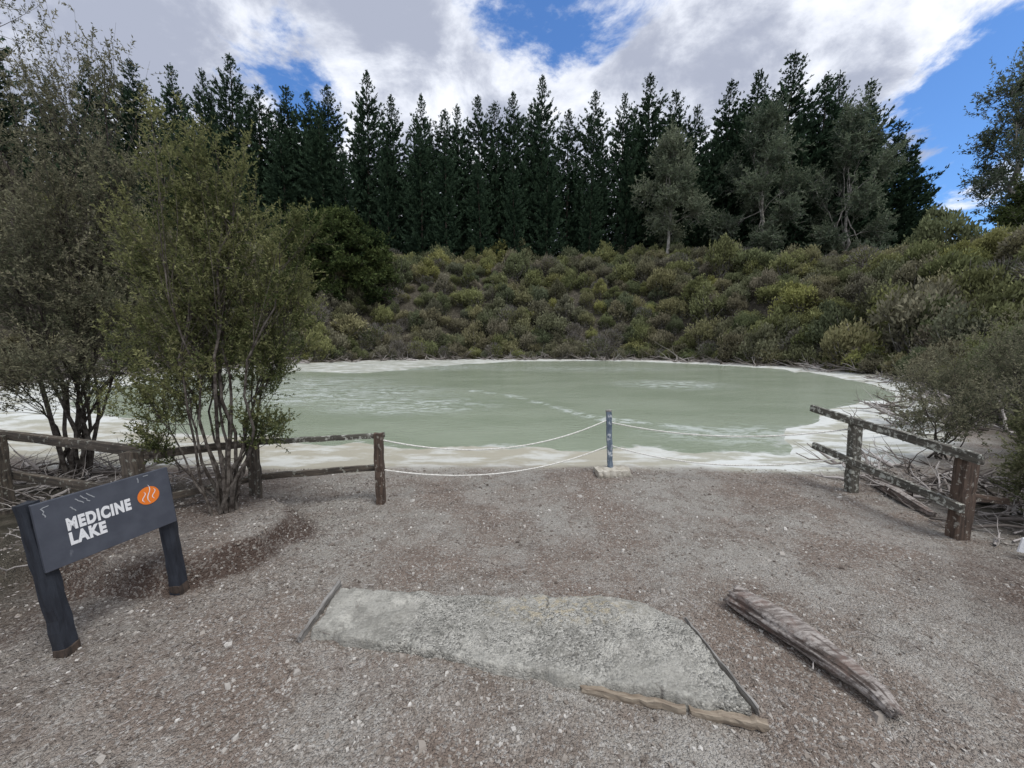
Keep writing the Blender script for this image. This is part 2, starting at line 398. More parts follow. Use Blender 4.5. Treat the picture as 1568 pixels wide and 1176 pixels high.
# ---------------------------------------------------------------- sign
sg=empty('medicine_lake_sign')
pm=woodmat('navy_stained_post',(.008,.010,.016),(.028,.034,.046),(4,30,30),lichen=.0,rough=.6)
pbase=woodmat('brown_post_foot',(.02,.015,.012),(.08,.055,.04))
beam('left_post',(-2.36,1.885,-.05),(-2.50,1.905,.83),.07,.07,pm,sg)
beam('left_post_foot',(-2.36,1.885,-.05),(-2.369,1.885,.05),.075,.075,pbase,sg,seg=3)
beam('right_post',(-2.205,2.395,-.05),(-2.30,2.43,.80),.07,.07,pm,sg)
beam('right_post_foot',(-2.205,2.395,-.05),(-2.213,2.397,.06),.075,.075,pbase,sg,seg=3)
O=Vector((-2.405,1.865,.470)); ex=Vector((.200,.545,.020)).normalized(); ez=Vector((-.075,.01,1)); ez=(ez-ex*ez.dot(ex)).normalized(); ey=ez.cross(ex)
PW,PH=.585,.365
F=Matrix((ex,ey,ez)).transposed().to_4x4();F.translation=O
pmm=NT('charcoal_sign_paint')
f=pmm.noise(9,6,.6);c=pmm.mix(pmm.rng(f,.35,.7),(.056,.063,.082),(.076,.085,.107))
scr=pmm.noise(1.,7,.7,pmm.mapv((16,1,5)));c=pmm.mix(pmm.rng(scr,.64,.74,0,.35),c,(.32,.34,.37))
pmm.col(c);pmm.p.inputs['Roughness'].default_value=.45
def boxmesh(nm,x0,x1,y0,y1,z0,z1,mat,bev=.003):
    V=np.array([(x0,y0,z0),(x1,y0,z0),(x1,y1,z0),(x0,y1,z0),(x0,y0,z1),(x1,y0,z1),(x1,y1,z1),(x0,y1,z1)])
    o=obj(nm,mk(nm,V,cq,[mat]));bm_=o.modifiers.new('b','BEVEL');bm_.width=bev;bm_.segments=2
    return o
def place(o,par,M): o.matrix_world=M;o.parent=par
p=boxmesh('panel',0,PW,-.011,.011,0,PH,pmm.mat);place(p,sg,F)
wm=NT('white_lettering');wm.col(wm.mix(wm.rng(wm.noise(120,3,.6),.55,.75),(.78,.79,.80),(.45,.46,.48)));wm.p.inputs['Roughness'].default_value=.6
om=NT('orange_vinyl');om.col((.80,.20,.02));om.p.inputs['Roughness'].default_value=.5
def text(body,xo,zo,size,w):
    cu=bpy.data.curves.new('text_'+body.lower(),'FONT');cu.body=body;cu.size=size;cu.offset=.0050;cu.extrude=.0008;cu.space_character=1.16
    cu.materials.append(wm.mat)
    o=link(bpy.data.objects.new('lettering_'+body.lower(),cu))
    bpy.context.view_layer.update()
    k=w/o.dimensions.x
    M=F@Matrix.Translation((xo,-.0128,zo))@Matrix.Rotation(math.pi/2,4,'X')@Matrix.Diagonal((k,1,1,1))
    place(o,sg,M)
text('MEDICINE',.105,.180,.088,.270)
text('LAKE',.105,.100,.088,.148)
def disc(nm,cx,cz,r,yy,mat,k=40,inner=0):
    an=np.linspace(0,2*math.pi,k,endpoint=False)
    V=[(cx+r*math.cos(t),yy,cz+r*math.sin(t)) for t in an]+[(cx+inner*math.cos(t),yy,cz+inner*math.sin(t)) for t in an]
    q=[(i,(i+1)%k,k+(i+1)%k,k+i) for i in range(k)]
    o=obj(nm,mk(nm,np.array(V),np.array(q),[mat]));place(o,sg,F)
disc('logo_disc',.465,.225,.055,-.0132,om.mat,inner=.0005)
for i,off in enumerate((-.024,.002,.026)):
    t=np.linspace(0,1,24);lo_,hi_=[(-.034,.030),(-.046,.066),(-.030,.034)][i]
    cz=.225+lo_+(hi_-lo_)*t;cx=.465+off-.009*np.sin(t*6.0);wd=.0022*np.sin(np.pi*np.clip(t,.03,.97))**.6+.0004
    V=np.concatenate([np.stack([cx-wd,np.full(24,-.0146),cz],1),np.stack([cx+wd,np.full(24,-.0146),cz],1)])
    q=[(j,24+j,25+j,j+1) for j in range(23)]
    o=obj('steam_wave_%d'%(i+1),mk('wave',V,np.array(q),[wm.mat]));place(o,sg,F)
sm=NT('scratched_streak');sm.col((.33,.35,.37));sm.p.inputs['Roughness'].default_value=.8
mbs=MB()
for (sx,sz,ax,az) in [(.03,.335,.012,-.05),(.03,.335,.03,.006),(.155,.335,.03,-.035),(.175,.345,.035,-.045),(.20,.348,.03,-.035),(.43,.35,-.004,-.03),(.45,.35,.03,.0),(.13,.30,.02,-.03)]:
    t=np.linspace(0,1,6);cx=sx+ax*t+.002*R.normal(size=6);cz=sz+az*t;wd=.0022
    dd=np.array([-az,ax]);dd=dd/np.linalg.norm(dd)*wd
    V=np.concatenate([np.stack([cx-dd[0],np.full(6,-.0130),cz-dd[1]],1),np.stack([cx+dd[0],np.full(6,-.0130),cz+dd[1]],1)])
    mbs.add(V,[(j,6+j,7+j,j+1) for j in range(5)])
o=obj('streaks',mbs.mesh('streaks',[sm.mat]));place(o,sg,F)

ms_=empty('small_white_sign')
beam('stake',(3.98,2.80,-.03),(3.98,2.80,.22),.03,.03,wood_dark,ms_,seg=3)
beam('board',(3.85,2.77,.13),(4.1,2.72,.09),.012,.12,wm.mat,ms_,seg=4,jit=.001)

# ---------------------------------------------------------------- driftwood logs
def log(name,P,rad,mat,groove=.16,sides=72,k=70,seed=1,flat=.85,fray=.05):
    P=np.array(P,float);t=np.linspace(0,1,len(P));tt=np.linspace(0,1,k)
    C=np.stack([np.interp(tt,t,P[:,i]) for i in range(3)],1);rr=np.interp(tt,np.linspace(0,1,len(rad)),rad)
    for _ in range(8): C[1:-1]=(C[:-2]+C[1:-1]*2+C[2:])/4
    T=np.gradient(C,axis=0);T/=np.linalg.norm(T,axis=1)[:,None]
    A_=np.cross(T,[0,0,1]);A_/=np.linalg.norm(A_,axis=1)[:,None];B_=np.cross(A_,T)
    an=np.linspace(0,2*math.pi,sides,endpoint=False)
    TT,AN=np.meshgrid(tt,an,indexing='ij')
    ca=3+np.cos(AN)*2.2;sa=3+np.sin(AN)*2.2
    prof=1+groove*(1.2*vn(ca+TT*2.5,sa+TT*1.5,seed)+.7*vn(ca*3,sa*3+TT*3,seed+1)+.6*vn(ca*7+TT*2,sa*7,seed+2)+.7*vn(ca*14,sa*14+TT*4,seed+3))
    prof+=.26*vn(TT*6+ca*.6,sa*.6+TT,seed+9)+.10*vn(TT*22+ca,sa*2,seed+10)
    r=rr[:,None]*prof
    V=C[:,None]+A_[:,None]*(r*np.cos(an))[...,None]+B_[:,None]*(r*np.sin(an)*flat)[...,None]
    fe=np.exp(-tt*14)[:,None];fe2=np.exp(-(1-tt)*14)[:,None]
    V+=T[:,None]*((fray*1.3*vn(ca*2,sa*2,seed+5)*fe+fray*vn(ca*2,sa*2,seed+6)*fe2))[...,None]
    V=V.reshape(-1,3);q=[]
    for i in range(k-1):
        for j in range(sides):
            j2=(j+1)%sides;q.append((i*sides+j,i*sides+j2,(i+1)*sides+j2,(i+1)*sides+j))
    nV=len(V);V=np.concatenate([V,C[:1]+T[:1]*.012,C[-1:]])
    for j in range(0,sides,2):
        q.append((nV,(j+2)%sides,(j+1)%sides,j));o_=(k-1)*sides;q.append((nV+1,o_+j,o_+j+1,o_+(j+2)%sides))
    gr=np.concatenate([(prof-1).ravel()/groove+.5,[.2,.2]])
    return obj(name,mk(name,V,np.array(q),[mat],None,{'ridge':np.clip(gr,0,1)},True))
m=NT('driftwood')
gx_=m.n('ShaderNodeMapping');gx_.inputs['Rotation'].default_value=(0,0,math.radians(68));gx_.inputs['Scale'].default_value=(5,50,50)
m.l(m.co(),gx_.inputs['Vector']);f=m.noise(1,8,.75,gx_.outputs['Vector'])
c=m.mix(m.rng(f,.38,.60),(.13,.108,.095),(.42,.385,.355));c=m.mix(m.rng(m.attr('ridge'),.0,.30,.85,0),c,(.06,.043,.034));c=m.mix(m.rng(m.noise(8,6,.7),.50,.64,0,.6),c,(.17,.112,.09));m.col(c);m.p.inputs['Roughness'].default_value=.9;m.bump(f,.010)
log('driftwood_log',[(1.40,2.28,.055),(1.48,2.12,.065),(1.575,1.92,.06),(1.655,1.74,.045),(1.70,1.62,.035),(1.70,1.54,.02)],[.070,.084,.082,.070,.052,.044,.030],m.mat,groove=.15)
log('driftwood_log',[(4.25,4.35,.03),(4.1,3.95,.05),(4.0,3.5,.03)],[.04,.06,.055,.035],m.mat,seed=8)

# ---------------------------------------------------------------- twiggy trees / bushes
def bushy(name,base,clumps,r0,spr,lL,lW,mats,nspr=6,nleaf=14,trunk=0,up=.4,tw_r=.16,tint_bias=0.,mainr=None,spread=0.):
    mb=MB();base=np.array(base,float)
    S0=[];SD=[];SL=[];TB=[]
    if trunk>0:
        t=np.linspace(0,1,9)[:,None];P=base+np.array([0,0,trunk])*t+R.normal(0,trunk*.012,(9,3))*np.array([1,1,0])
        P[0]=base;mb.tube(P,(mainr or r0*2)*(1-.55*t[:,0]),9,0,.5)
    for (c,rad,nt) in clumps:
        c=np.array(c,float);rad=np.array(rad,float)
        st=base+R.normal(0,r0*1.2+spread,3)*np.array([1,1,0])
        if trunk>0: st=base+np.array([0,0,trunk*R.uniform(.45,1)])
        d=c-st;k=11;t=np.linspace(0,1,k)[:,None]
        ctrl=st+d*np.array([.35,.35,.6])+R.normal(0,.08,3)*np.linalg.norm(d)
        L=(1-t)**2*st+2*t*(1-t)*ctrl+t*t*c
        L[1:-1]+=R.normal(0,.012*np.linalg.norm(d),(k-2,3))
        mb.tube(L,r0*(1-.82*t[:,0]**.8)*R.uniform(.6,1.15),7,0,.5)
        cb_=R.normal()*.12
        for i in range(nt):
            dv=R.normal(size=3);dv/=np.linalg.norm(dv);tg=c+dv*rad*R.rand()**.45
            if R.rand()<.12: tg=c+dv*rad*R.uniform(1,1.5)
            s_=R.uniform(.45,1.);a_=s_*(k-1);i0=min(int(a_),k-2);sp=L[i0]*(1-(a_-i0))+L[i0+1]*(a_-i0)
            ct=(sp+tg)/2+np.array([0,0,-.12])*np.linalg.norm(tg-sp)+R.normal(0,.08,3)*np.linalg.norm(tg-sp)
            u=np.linspace(0,1,6)[:,None];Pp=(1-u)**2*sp+2*u*(1-u)*ct+u*u*tg
            mb.tube(Pp,r0*tw_r*(1-.8*u[:,0]),4,0,.5)
            sv=R.uniform(.3,1.02,nspr);
            for q_ in sv:
                aa=min(q_*5,4.999);j=int(aa);o_=Pp[j]*(1-(aa-j))+Pp[j+1]*(aa-j);tn=Pp[j+1]-Pp[j];tn/=np.linalg.norm(tn)+1e-9
                S0.append(o_);SD.append(tn*.6+R.normal(0,.5,3)+np.array([0,0,up]));SL.append(spr*R.uniform(.5,1.2))
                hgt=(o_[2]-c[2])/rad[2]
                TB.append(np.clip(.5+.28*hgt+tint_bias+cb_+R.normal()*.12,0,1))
    S0=np.array(S0);SD=np.array(SD);SD/=np.linalg.norm(SD,axis=1)[:,None];SL=np.array(SL);TB=np.array(TB)
    mb.leaves(S0,SD,SL,np.maximum(lW*.3,spr*.012),0)
    n_=nleaf;u=R.rand(len(S0),n_)*.95+.08
    C=(S0[:,None]+SD[:,None]*(SL[:,None]*u)[...,None]).reshape(-1,3)
    DD=(SD[:,None]*.7+R.normal(0,.6,(len(S0),n_,3))).reshape(-1,3)
    tt=np.clip(np.repeat(TB,n_)+R.normal(0,.16,len(C)),0,1)
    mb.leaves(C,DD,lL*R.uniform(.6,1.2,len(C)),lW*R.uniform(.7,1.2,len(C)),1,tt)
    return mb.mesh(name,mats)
bark_k=barkmat('grey_brown_bark',(.05,.042,.036),(.14,.125,.11))
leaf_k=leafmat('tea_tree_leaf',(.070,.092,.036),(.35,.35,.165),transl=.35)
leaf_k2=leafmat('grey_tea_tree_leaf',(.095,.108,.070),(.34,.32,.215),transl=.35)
cl=[((-2.72,3.45,3.15),(.36,.35,.42),34),((-3.13,3.6,3.40),(.30,.3,.44),20),((-2.36,3.4,3.0),(.32,.3,.46),26),((-2.48,3.5,2.62),(.45,.42,.40),48),
    ((-2.08,3.45,2.3),(.36,.35,.38),34),((-2.95,3.5,2.2),(.48,.45,.45),55),((-3.42,3.6,1.75),(.40,.4,.42),40),((-2.54,3.45,1.85),(.46,.45,.42),55),
    ((-2.12,3.4,1.6),(.32,.3,.42),38),((-2.85,3.3,1.35),(.42,.35,.34),30),((-3.3,3.4,1.15),(.28,.3,.28),22),((-2.16,3.3,.95),(.22,.2,.26),22),((-3.1,3.2,.8),(.25,.25,.2),12),
    ((-1.84,3.4,2.66),(.20,.2,.34),18),((-2.5,3.25,2.25),(.4,.25,.4),36),((-3.3,3.5,2.6),(.4,.35,.4),34),((-2.9,3.6,2.75),(.4,.35,.4),34),((-1.85,3.4,2.05),(.22,.25,.35),18)]
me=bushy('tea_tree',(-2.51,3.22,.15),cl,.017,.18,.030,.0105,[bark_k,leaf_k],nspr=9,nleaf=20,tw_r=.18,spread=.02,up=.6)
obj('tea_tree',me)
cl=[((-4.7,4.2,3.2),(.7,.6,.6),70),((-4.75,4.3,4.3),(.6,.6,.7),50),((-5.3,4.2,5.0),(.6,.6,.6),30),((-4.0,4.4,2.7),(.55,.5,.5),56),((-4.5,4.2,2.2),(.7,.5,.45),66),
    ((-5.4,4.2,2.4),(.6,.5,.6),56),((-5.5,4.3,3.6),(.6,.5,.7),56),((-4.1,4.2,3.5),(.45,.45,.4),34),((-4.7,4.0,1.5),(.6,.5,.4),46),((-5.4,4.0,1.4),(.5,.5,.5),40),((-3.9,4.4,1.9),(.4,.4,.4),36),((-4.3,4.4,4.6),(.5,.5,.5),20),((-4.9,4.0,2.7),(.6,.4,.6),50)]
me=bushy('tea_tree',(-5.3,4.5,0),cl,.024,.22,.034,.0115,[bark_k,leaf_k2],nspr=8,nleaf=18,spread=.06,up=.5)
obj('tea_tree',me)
leaf_r=leafmat('olive_leaf',(.060,.074,.036),(.23,.23,.13),transl=.3)
def bush_at(x0,y0,hh,rr,nt,leafm,name='tea_tree_bush',nspr=6,nleaf=12):
    zb=Hs(x0,y0);cl=[]
    for i in range(7):
        an=i*.9+R.rand();q_=R.uniform(.1,.75)
        cl.append(((x0+rr*q_*math.cos(an),y0+rr*q_*math.sin(an),zb+hh*R.uniform(.4,.85)),(rr*.45,rr*.45,hh*.28),nt))
    obj(name,bushy(name,(x0,y0,zb),cl,.014,.16,.034,.013,[bark_k,leafm],nspr=nspr,nleaf=nleaf,spread=.05))
bush_at(6.1,5.3,1.5,.85,28,leaf_k2,nspr=6,nleaf=10)
bush_at(4.95,3.35,1.05,.55,34,leaf_r,nleaf=16)
bush_at(7.6,5.4,2.0,1.0,40,leaf_k2,nleaf=12)
bush_at(6.2,3.9,1.4,.8,38,leaf_r,nleaf=14)
bush_at(8.6,7.4,1.7,1.0,34,leaf_k2,nleaf=10)
bush_at(-5.2,3.1,1.0,.6,24,leaf_k2)

# ---------------------------------------------------------------- distant woodland trees
leaf_e=leafmat('grey_green_gum_leaf',(.065,.095,.066),(.23,.27,.18),transl=.3)
leaf_p=leafmat('pale_gum_leaf',(.10,.13,.085),(.33,.36,.25),transl=.35)
leaf_d=leafmat('dark_round_tree_leaf',(.024,.043,.020),(.12,.15,.055),transl=.2)
bark_e=barkmat('pale_gum_bark',(.18,.17,.15),(.44,.42,.38),2)
def gum(name,x0,y0,topz,width,seed,nt=34,leafm=leaf_e,tr=.55,mr=.3,low=.3,nleaf=12,lL=.36,lW=.13):
    zb=Hs(x0,y0)-.2;h=topz-zb;cl=[]
    for i in range(14):
        q_=low+(1-low)*(i+.5)/14;an=i*2.4+seed;prof=math.sin(math.pi*min(1,(q_-low+.12)/(1.12-low))**.8)
        r_=width*.66*prof*R.uniform(.4,1.05)
        cl.append(((x0+r_*math.cos(an),y0+r_*math.sin(an),zb+h*(q_*.93)),(width*.28,width*.28,h*.065+.5),nt))
    return obj(name,bushy(name,(x0,y0,zb),cl,mr*.34,1.2,lL,lW,[bark_e,leafm],nspr=7,nleaf=nleaf,trunk=h*tr,mainr=mr,up=.3))
gum('gum_tree',20.8,53,29.5,5.4,1,nt=24,nleaf=11,mr=.24,leafm=leaf_p,low=.25)
gum('gum_tree',33,53,33.5,7.2,2,nt=34,low=.15,mr=.26,nleaf=12)
gum('gum_tree',43.5,52,33,7.0,5,nt=34,low=.15,mr=.26,nleaf=12)
gum('gum_tree',57.5,46,35,8,7,nt=28,low=.40,tr=.7,mr=.32,nleaf=9)
gum('gum_tree',52,40,17.5,5,3,nt=34,low=.1,mr=.25,leafm=leaf_d)
# round dark tree
x0,y0=-19.8,44.5;zb=Hs(x0,y0);cl=[]
for i in range(52):
    zf=1-2*(i+.5)/52*.85;an=i*2.4;q_=math.sqrt(max(0,1-zf*zf))
    cl.append(((x0+5.9*q_*math.cos(an)*R.uniform(.85,1.05),y0+5.4*q_*math.sin(an),9.9+5.6*zf*R.uniform(.9,1.05)),(1.6,1.6,.9),24))
obj('round_dark_tree',bushy('round_dark_tree',(x0,y0,zb),cl,.10,.8,.32,.15,[bark_k,leaf_d],nspr=7,nleaf=15,trunk=max(1.5,8-zb),mainr=.35,up=.5))

# ---------------------------------------------------------------- pine forest
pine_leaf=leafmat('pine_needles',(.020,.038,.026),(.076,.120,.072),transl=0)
pine_bark=barkmat('pine_bark',(.05,.04,.032),(.10,.085,.07),3)
def pine(Ht=26.,seed=0,wid=1.):
    mb=MB();t=np.linspace(0,1,10)[:,None]
    mb.tube(np.array([0,0,0])+np.array([0,0,Ht])*t+R.normal(0,.05,(10,3))*[1,1,0],.26*(1-t[:,0])+.02,7,0)
    C=[];D=[];TT=[]
    z=1.2
    while z<Ht-.15:
        q=Ht-z
        rad=min(3.6,.16+.38*q**.93)*wid
        if q<4: nb=5
        else: nb=6
        a0=R.rand()*6.28
        for i in range(nb):
            az=a0+i*2*math.pi/nb+R.normal()*.25;L=rad*R.uniform(.50,1.30)
            el=np.interp(q,[0,3,9,26],[1.1,.6,.15,-.12])+R.normal()*.08
            nc=int(4+L*4.6)
            s=R.uniform(.10,1,nc)**.8; lat=R.normal(0,.17,nc)*L*(1.05-s)+R.normal(0,.06,nc)
            dx,dy=math.cos(az),math.sin(az)
            cx=dx*L*s-dy*lat;cy=dy*L*s+dx*lat;cz=z+L*(el*s+.28*s**3)+R.normal(0,.05,nc)-abs(lat)*.15
            C.append(np.stack([cx,cy,cz],1));
            D.append(np.stack([dx*.7*np.ones(nc)-dy*lat*1.2,dy*.7*np.ones(nc)+dx*lat*1.2,.45+.5*s],1))
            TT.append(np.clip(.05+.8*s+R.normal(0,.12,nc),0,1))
        z+=np.interp(q,[0,4,26],[.42,.64,.66])*R.uniform(.75,1.25)
    C=np.concatenate(C);D=np.concatenate(D);TT=np.concatenate(TT);k=5
    Cc=np.repeat(C,k,0)+R.normal(0,.05,(len(C)*k,3));Dd=np.repeat(D,k,0)+R.normal(0,.38,(len(C)*k,3))
    top=np.repeat(np.clip((Ht-C[:,2])/5,.42,1),k)
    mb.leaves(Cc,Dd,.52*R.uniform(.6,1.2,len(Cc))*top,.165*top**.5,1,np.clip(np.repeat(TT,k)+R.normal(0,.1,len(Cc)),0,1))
    Z=np.linspace(Ht-1.4,Ht+.25,34);mb.leaves(np.stack([Z*0,Z*0,Z],1),R.normal(0,.32,(34,3))+[0,0,1.],.34,.09,1)
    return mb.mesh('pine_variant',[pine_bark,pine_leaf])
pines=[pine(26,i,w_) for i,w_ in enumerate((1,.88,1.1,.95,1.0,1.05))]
pf=empty('pine_forest')
front=[(-75,28),(-68,28.4),(-61.5,30.6),(-55,30.2),(-49,29.3),(-44.5,28.5),(-41.6,30.9),(-38,27.2),(-33.4,27.2),(-30,25.5),(-26.8,26.9),(-21.6,28.6),(-17.4,25.4),(-13.7,25.2),(-10.4,23.4),(-7.5,24.2),(-4.6,25.6),(-1.8,24.0),(.6,25.6),(4.3,27.4),(8.2,23.7),(11.5,25.2),(15.7,25.6),(19.9,28.1),(23.4,25.5),(26.3,23.3),(31.3,26.8),(35.4,28.2),(40,31.1),(45,28),(48.2,29.6),(52.5,27.8),(56.9,22),(60.5,16)]
cnt=0
def addpine(x0,y0,top):
    global cnt
    zb=Hs(x0,y0);h=top-zb;cnt+=1
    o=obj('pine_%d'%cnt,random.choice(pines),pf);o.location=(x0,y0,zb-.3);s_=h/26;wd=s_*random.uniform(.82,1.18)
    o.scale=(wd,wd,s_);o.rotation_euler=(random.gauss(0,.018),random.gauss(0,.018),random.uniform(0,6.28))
fxs=[f_[0] for f_ in front];fhs=[f_[1] for f_ in front]
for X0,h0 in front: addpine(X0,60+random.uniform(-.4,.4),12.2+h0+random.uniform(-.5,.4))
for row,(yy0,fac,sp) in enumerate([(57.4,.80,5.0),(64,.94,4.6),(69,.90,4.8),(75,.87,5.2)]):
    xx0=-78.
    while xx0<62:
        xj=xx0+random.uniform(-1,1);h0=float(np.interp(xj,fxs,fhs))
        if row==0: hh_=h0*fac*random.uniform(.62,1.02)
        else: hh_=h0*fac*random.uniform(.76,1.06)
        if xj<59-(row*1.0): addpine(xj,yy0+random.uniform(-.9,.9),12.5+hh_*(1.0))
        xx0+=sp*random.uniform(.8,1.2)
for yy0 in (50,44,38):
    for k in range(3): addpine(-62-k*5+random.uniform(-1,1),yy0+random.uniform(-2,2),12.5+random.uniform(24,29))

# ---------------------------------------------------------------- shrubland
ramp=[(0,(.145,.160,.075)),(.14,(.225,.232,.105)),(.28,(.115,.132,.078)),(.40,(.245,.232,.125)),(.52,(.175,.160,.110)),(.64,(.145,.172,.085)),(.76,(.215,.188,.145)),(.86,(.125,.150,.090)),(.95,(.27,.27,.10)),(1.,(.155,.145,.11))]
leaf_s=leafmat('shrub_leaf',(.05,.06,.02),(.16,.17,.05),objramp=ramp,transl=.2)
stem_s=barkmat('shrub_stem',(.13,.115,.10),(.34,.32,.30),6)
def shrub(N,lL,lW,tall=1.,nl=15):
    mb=MB();lob=[]
    for i in range(nl):
        an=i*2.4+R.rand();q_=.85*math.sqrt((i+.3)/nl);lob.append((q_*math.cos(an),q_*math.sin(an),(1.30-.75*q_)*tall*R.uniform(.6,1.25),R.uniform(.20,.42)))
    C=[];D=[];TT=[]
    for (a_,b_,c_,r_) in lob:
        n_=N//nl;d=R.normal(size=(n_,3));d[:,2]=np.where(R.rand(n_)<.7,abs(d[:,2]),d[:,2]);d/=np.linalg.norm(d,axis=1)[:,None]
        rr=r_*(.5+.8*R.rand(n_)**.7)*(1+.5*vn(d[:,0]*4+a_*9,d[:,1]*4+d[:,2]*3,3))
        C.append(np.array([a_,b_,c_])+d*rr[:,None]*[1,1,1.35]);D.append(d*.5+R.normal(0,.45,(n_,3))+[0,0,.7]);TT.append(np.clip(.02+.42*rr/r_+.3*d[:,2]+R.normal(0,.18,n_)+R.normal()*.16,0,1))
        for k in range(3):
            t=np.linspace(0,1,5)[:,None];e=np.array([a_,b_,c_])*[1.1,1.1,1]+R.normal(0,.22,3);P=np.array([a_*.2,b_*.2,-.1])*(1-t)+e*t+R.normal(0,.05,(5,3))
            mb.tube(P,.028*(1-.7*t[:,0]),4,0)
    n_=N//7;an=R.rand(n_)*6.28;r_=.55+.45*R.rand(n_);C.append(np.stack([r_*np.cos(an),r_*np.sin(an),R.rand(n_)*.8],1));D.append(R.normal(0,.5,(n_,3))+[0,0,.4]);TT.append(R.rand(n_)*.35)
    C=np.concatenate(C);D=np.concatenate(D);TT=np.concatenate(TT)
    mb.leaves(C,D,lL*R.uniform(.6,1.3,len(C)),lW,1,TT)
    return mb.mesh('shrub_variant',[stem_s,leaf_s])
sh_far=[shrub(3000,.15,.070,R.uniform(.75,1.35)) for i in range(7)]
sh_near=[shrub(9000,.090,.042,R.uniform(.9,1.25)) for i in range(4)]
def deadshrub():
    mb=MB()
    for i in range(70):
        an=R.rand()*6.28;r_=R.rand()**.5;t=np.linspace(0,1,6)[:,None];e=np.array([r_*math.cos(an)*.9,r_*math.sin(an)*.9,R.uniform(.8,1.5)])
        P=e*t*[1,1,1]*np.concatenate([t**.3]*3,1)+R.normal(0,.04,(6,3));mb.tube(P,.022*(1-.75*t[:,0]),4,0)
    n_=700;d=R.normal(size=(n_,3));d/=np.linalg.norm(d,axis=1)[:,None];mb.leaves(d*[.9,.9,.6]*R.uniform(.6,1,(n_,1))+[0,0,1],d+[0,0,.6],.3,.025,0)
    mb.leaves(d*[.9,.9,.6]*R.uniform(.6,1,(n_,1))+[0,0,1],d+[0,0,.6],.14,.06,1)
    return mb.mesh('dead_shrub_variant',[stem_s,leaf_s])
sh_dead=[deadshrub() for i in range(2)]
sb=empty('shrubland');k=0
gxs=np.arange(-64,74,1.45);gys=np.arange(7,60,1.45)
GX,GY=np.meshgrid(gxs,gys);GX=GX.ravel()+R.uniform(-.7,.7,GX.size);GY=GY.ravel()+R.uniform(-.7,.7,GY.size)
ex_x=[];ex_y=[]
for i in range(8,17):
    a_=BASIN[i];b_=BASIN[i+1];L_=np.hypot(*(b_-a_))
    for t in np.arange(0,1,1.1/L_):
        p=a_*(1-t)+b_*t;cen=np.array([0,20.]);o_=(p-cen)/np.linalg.norm(p-cen)
        for q_ in (.9,2.2): pp=p+o_*(q_+R.uniform(-.3,.3));ex_x.append(pp[0]);ex_y.append(pp[1])
GX=np.concatenate([GX,ex_x]);GY=np.concatenate([GY,ex_y])
zz,dd,_,_=H(GX,GY,True)
dcut=np.where(GX>30,28,np.where(GX<-24,12,20))
sel=(dd>.4)&(dd<dcut)&(abs(GX)<GY*1.45+5)&(GY<58)
for x0,y0,z0,d0 in zip(GX[sel],GY[sel],zz[sel],dd[sel]):
    near=math.hypot(x0,y0)<25
    k+=1;me=random.choice(sh_near if near else sh_far)
    if random.random()<(.20 if d0<3 else .08): me=random.choice(sh_dead)
    o=obj('shrub_%d'%k,me,sb)
    s_=random.choice((.7,.9,1.05,1.3))*random.uniform(.85,1.15)*(1.0 if d0>2 else .8)*(.8 if near else 1.02)
    if random.random()<.05 and not near: s_*=1.4
    o.location=(x0,y0,z0-.25);o.scale=(s_,s_,s_*random.uniform(.8,1.4));o.rotation_euler=(random.gauss(0,.12),random.gauss(0,.12),random.uniform(0,6.28))

# ---------------------------------------------------------------- dead branches
dm=NT('bleached_dead_wood');dm.col(dm.ramp(dm.attr('tint'),[(0,(.08,.065,.055)),(.5,(.23,.205,.185)),(1,(.47,.44,.42))]));dm.p.inputs['Roughness'].default_value=.9
def sticks(mb,pts,L,r,n):
    for i in range(n):
        c=pts[R.randint(len(pts))]+R.normal(0,.15,3)*[1,1,0];an=R.rand()*6.28;el=abs(R.normal()*.28);l=L*R.uniform(.3,1.3)
        d=np.array([math.cos(an)*math.cos(el),math.sin(an)*math.cos(el),math.sin(el)])
        t=np.linspace(0,1,6)[:,None];P=c+d*l*t+R.normal(0,.04*l,(6,3))*t;P[:,2]=np.maximum(P[:,2],c[2]-.01)
        tt=R.rand();mb.tube(P,r*R.uniform(.4,1.5)*(1-.7*t[:,0]),5,0,tt)
        for q_ in range(2):
            j=R.randint(2,5);d2=d+R.normal(0,.6,3);d2[2]=abs(d2[2]);u=np.linspace(0,1,4)[:,None]
            mb.tube(P[j]+d2*l*.45*u+R.normal(0,.02*l,(4,3))*(u>0),r*.4*(1-.8*u[:,0]),4,0,tt)
mb=MB();pts=[]
for i in range(5,len(BASIN)):
    a_=BASIN[i];b_=BASIN[(i+1)%len(BASIN)]
    if b_[1]<6.5 : continue
    for t in np.linspace(0,1,14):
        p=a_*(1-t)+b_*t; cen=np.array([0,20.]);o_=(p-cen)/np.linalg.norm(p-cen);p=p+o_*R.uniform(-.9,1.0);pts.append((p[0],p[1],Hs(p[0],p[1])+.03))
pts=np.array(pts);far_=pts[pts[:,1]>20];nr=pts[pts[:,1]<=20]
sticks(mb,far_,1.3,.055,560);sticks(mb,nr,.8,.026,280)
obj('dead_branches',mb.mesh('dead_branches',[dm.mat],True))
mb=MB()
def region(x0,x1,y0,y1,n_):
    a_=R.uniform(x0,x1,n_);b_=R.uniform(y0,y1,n_);return np.stack([a_,b_,H(a_,b_)+.02],1)
sticks(mb,region(4.2,6.2,3.4,4.9,80),.55,.016,150)
sticks(mb,region(4.0,4.8,2.6,3.6,60),.35,.009,40)
obj('dead_branches',mb.mesh('dead_branches',[dm.mat],True))
mb=MB();sticks(mb,region(-6.6,-3.6,3.7,5.0,80),.5,.014,170);sticks(mb,region(-3.7,-2.9,2.5,3.6,50),.25,.005,40)
obj('dead_branches',mb.mesh('dead_branches',[dm.mat],True))
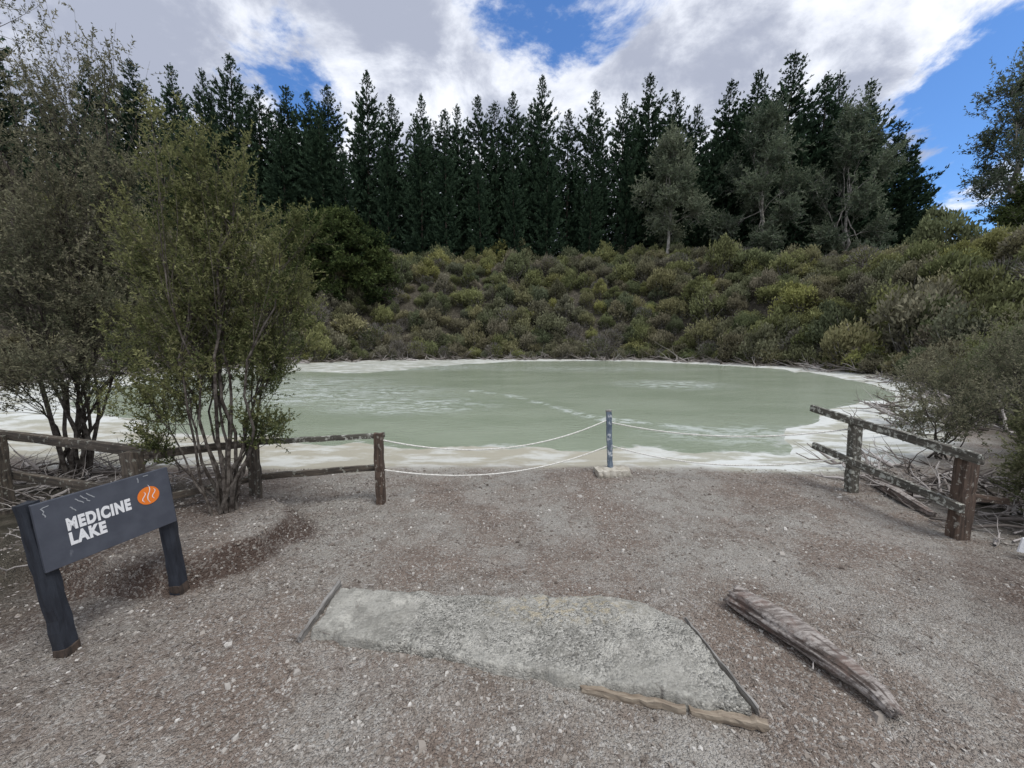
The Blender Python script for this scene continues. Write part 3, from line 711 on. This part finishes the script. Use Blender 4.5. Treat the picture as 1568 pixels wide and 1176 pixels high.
mb=MB();N=6000;a_=R.uniform(-4.2,-1.5,N);b_=R.uniform(1.1,4.6,N)
P=np.stack([a_,b_,H(a_,b_)+.006],1);mb.leaves(P,R.normal(size=(N,3))*[1,1,.15],.026,.008,0,R.rand(N)*.8)
N=2200;a_=R.uniform(-2,4.4,N);b_=R.uniform(1.0,4.6,N);P=np.stack([a_,b_,H(a_,b_)+.006],1);mb.leaves(P,R.normal(size=(N,3))*[1,1,.1],.035,.006,0,R.rand(N)*.5)
sticks(mb,region(-1.8,4.0,1.1,4.4,80),.10,.0025,70)
obj('leaf_litter',mb.mesh('leaf_litter',[dm.mat]))

# ---------------------------------------------------------------- world and sun
sd=Vector((.35,-.35,1.0)).normalized()
W=bpy.data.worlds.new('World');scene.world=W;W.use_nodes=True;t=W.node_tree;nd=t.nodes;nd.clear()
class WN(NT):
    def __init__(s): s.t=t
w=WN()
out=w.n('ShaderNodeOutputWorld');sky=w.n('ShaderNodeTexSky');sky.sky_type='NISHITA';sky.sun_disc=False
sky.sun_elevation=math.asin(sd.z);sky.sun_rotation=math.atan2(sd.x,sd.y);sky.ozone_density=3.
tc=w.n('ShaderNodeTexCoord');sp=w.n('ShaderNodeSeparateXYZ');w.l(tc.outputs['Generated'],sp.inputs[0])
zc=w.math('ADD',w.math('MAXIMUM',sp.outputs[2],0.),.30)
cb=w.n('ShaderNodeCombineXYZ');w.l(w.math('DIVIDE',sp.outputs[0],zc),cb.inputs[0]);w.l(w.math('DIVIDE',sp.outputs[1],zc),cb.inputs[1]);cb.inputs[2].default_value=3.7
v=cb.outputs[0]
n1=w.noise(2.9,12,.62,v,.3)
def spot(d,lo,hi,amp):
    d=Vector(d).normalized();vm=w.n('ShaderNodeVectorMath',operation='DOT_PRODUCT');w.l(tc.outputs['Generated'],vm.inputs[0]);vm.inputs[1].default_value=d
    return w.math('MULTIPLY',w.rng(vm.outputs['Value'],lo,hi),amp)
cov=w.math('ADD',n1,.18)
for d,lo,hi,amp in [((.11,1.097,.97),.968,1.,.19),((1.22,1.066,.50),.970,1.,.25),((-.60,1.082,.74),.985,1.,.20),((1.40,1.1,1.0),.985,1.,.14),((-.12,1.07,.57),.995,1.,.13)]:
    cov=w.math('SUBTRACT',cov,spot(d,lo,hi,amp))
mask=w.rng(cov,.43,.56)
n2=w.noise(3.4,11,.62,v,.3)
n3=w.noise(1.5,6,.55,v)
thick=w.math('ADD',w.math('MULTIPLY',n3,.35),w.math('ADD',w.math('MULTIPLY',cov,.25),w.math('MULTIPLY',n2,.6)))
cc=w.ramp(w.rng(thick,.52,.72),[(0,(1.08,1.10,1.15)),(.40,(.86,.90,1.0)),(1,(.45,.49,.61))])
bg1=w.n('ShaderNodeBackground');bg1.inputs['Strength'].default_value=.15;w.l(w.mix(1.,sky.outputs[0],(.66,.97,1.32),'MULTIPLY'),bg1.inputs[0])
bg2=w.n('ShaderNodeBackground');bg2.inputs['Strength'].default_value=1.0;w.l(cc,bg2.inputs[0])
mx=w.n('ShaderNodeMixShader');w.l(mask,mx.inputs[0]);w.l(bg1.outputs[0],mx.inputs[1]);w.l(bg2.outputs[0],mx.inputs[2]);w.l(mx.outputs[0],out.inputs[0])
L=bpy.data.lights.new('sun','SUN');L.energy=2.4;L.angle=math.radians(26);L.color=(1,.975,.94)
lo=link(bpy.data.objects.new('sun',L));lo.rotation_euler=sd.to_track_quat('Z','Y').to_euler()

# ---------------------------------------------------------------- camera
cd=bpy.data.cameras.new('camera');cd.sensor_width=36;cd.lens=13.52;cd.clip_start=.05;cd.clip_end=3000
c=link(bpy.data.objects.new('camera',cd));c.location=(0,0,1.65);c.rotation_euler=(math.radians(90-6.1),0,0);scene.camera=c
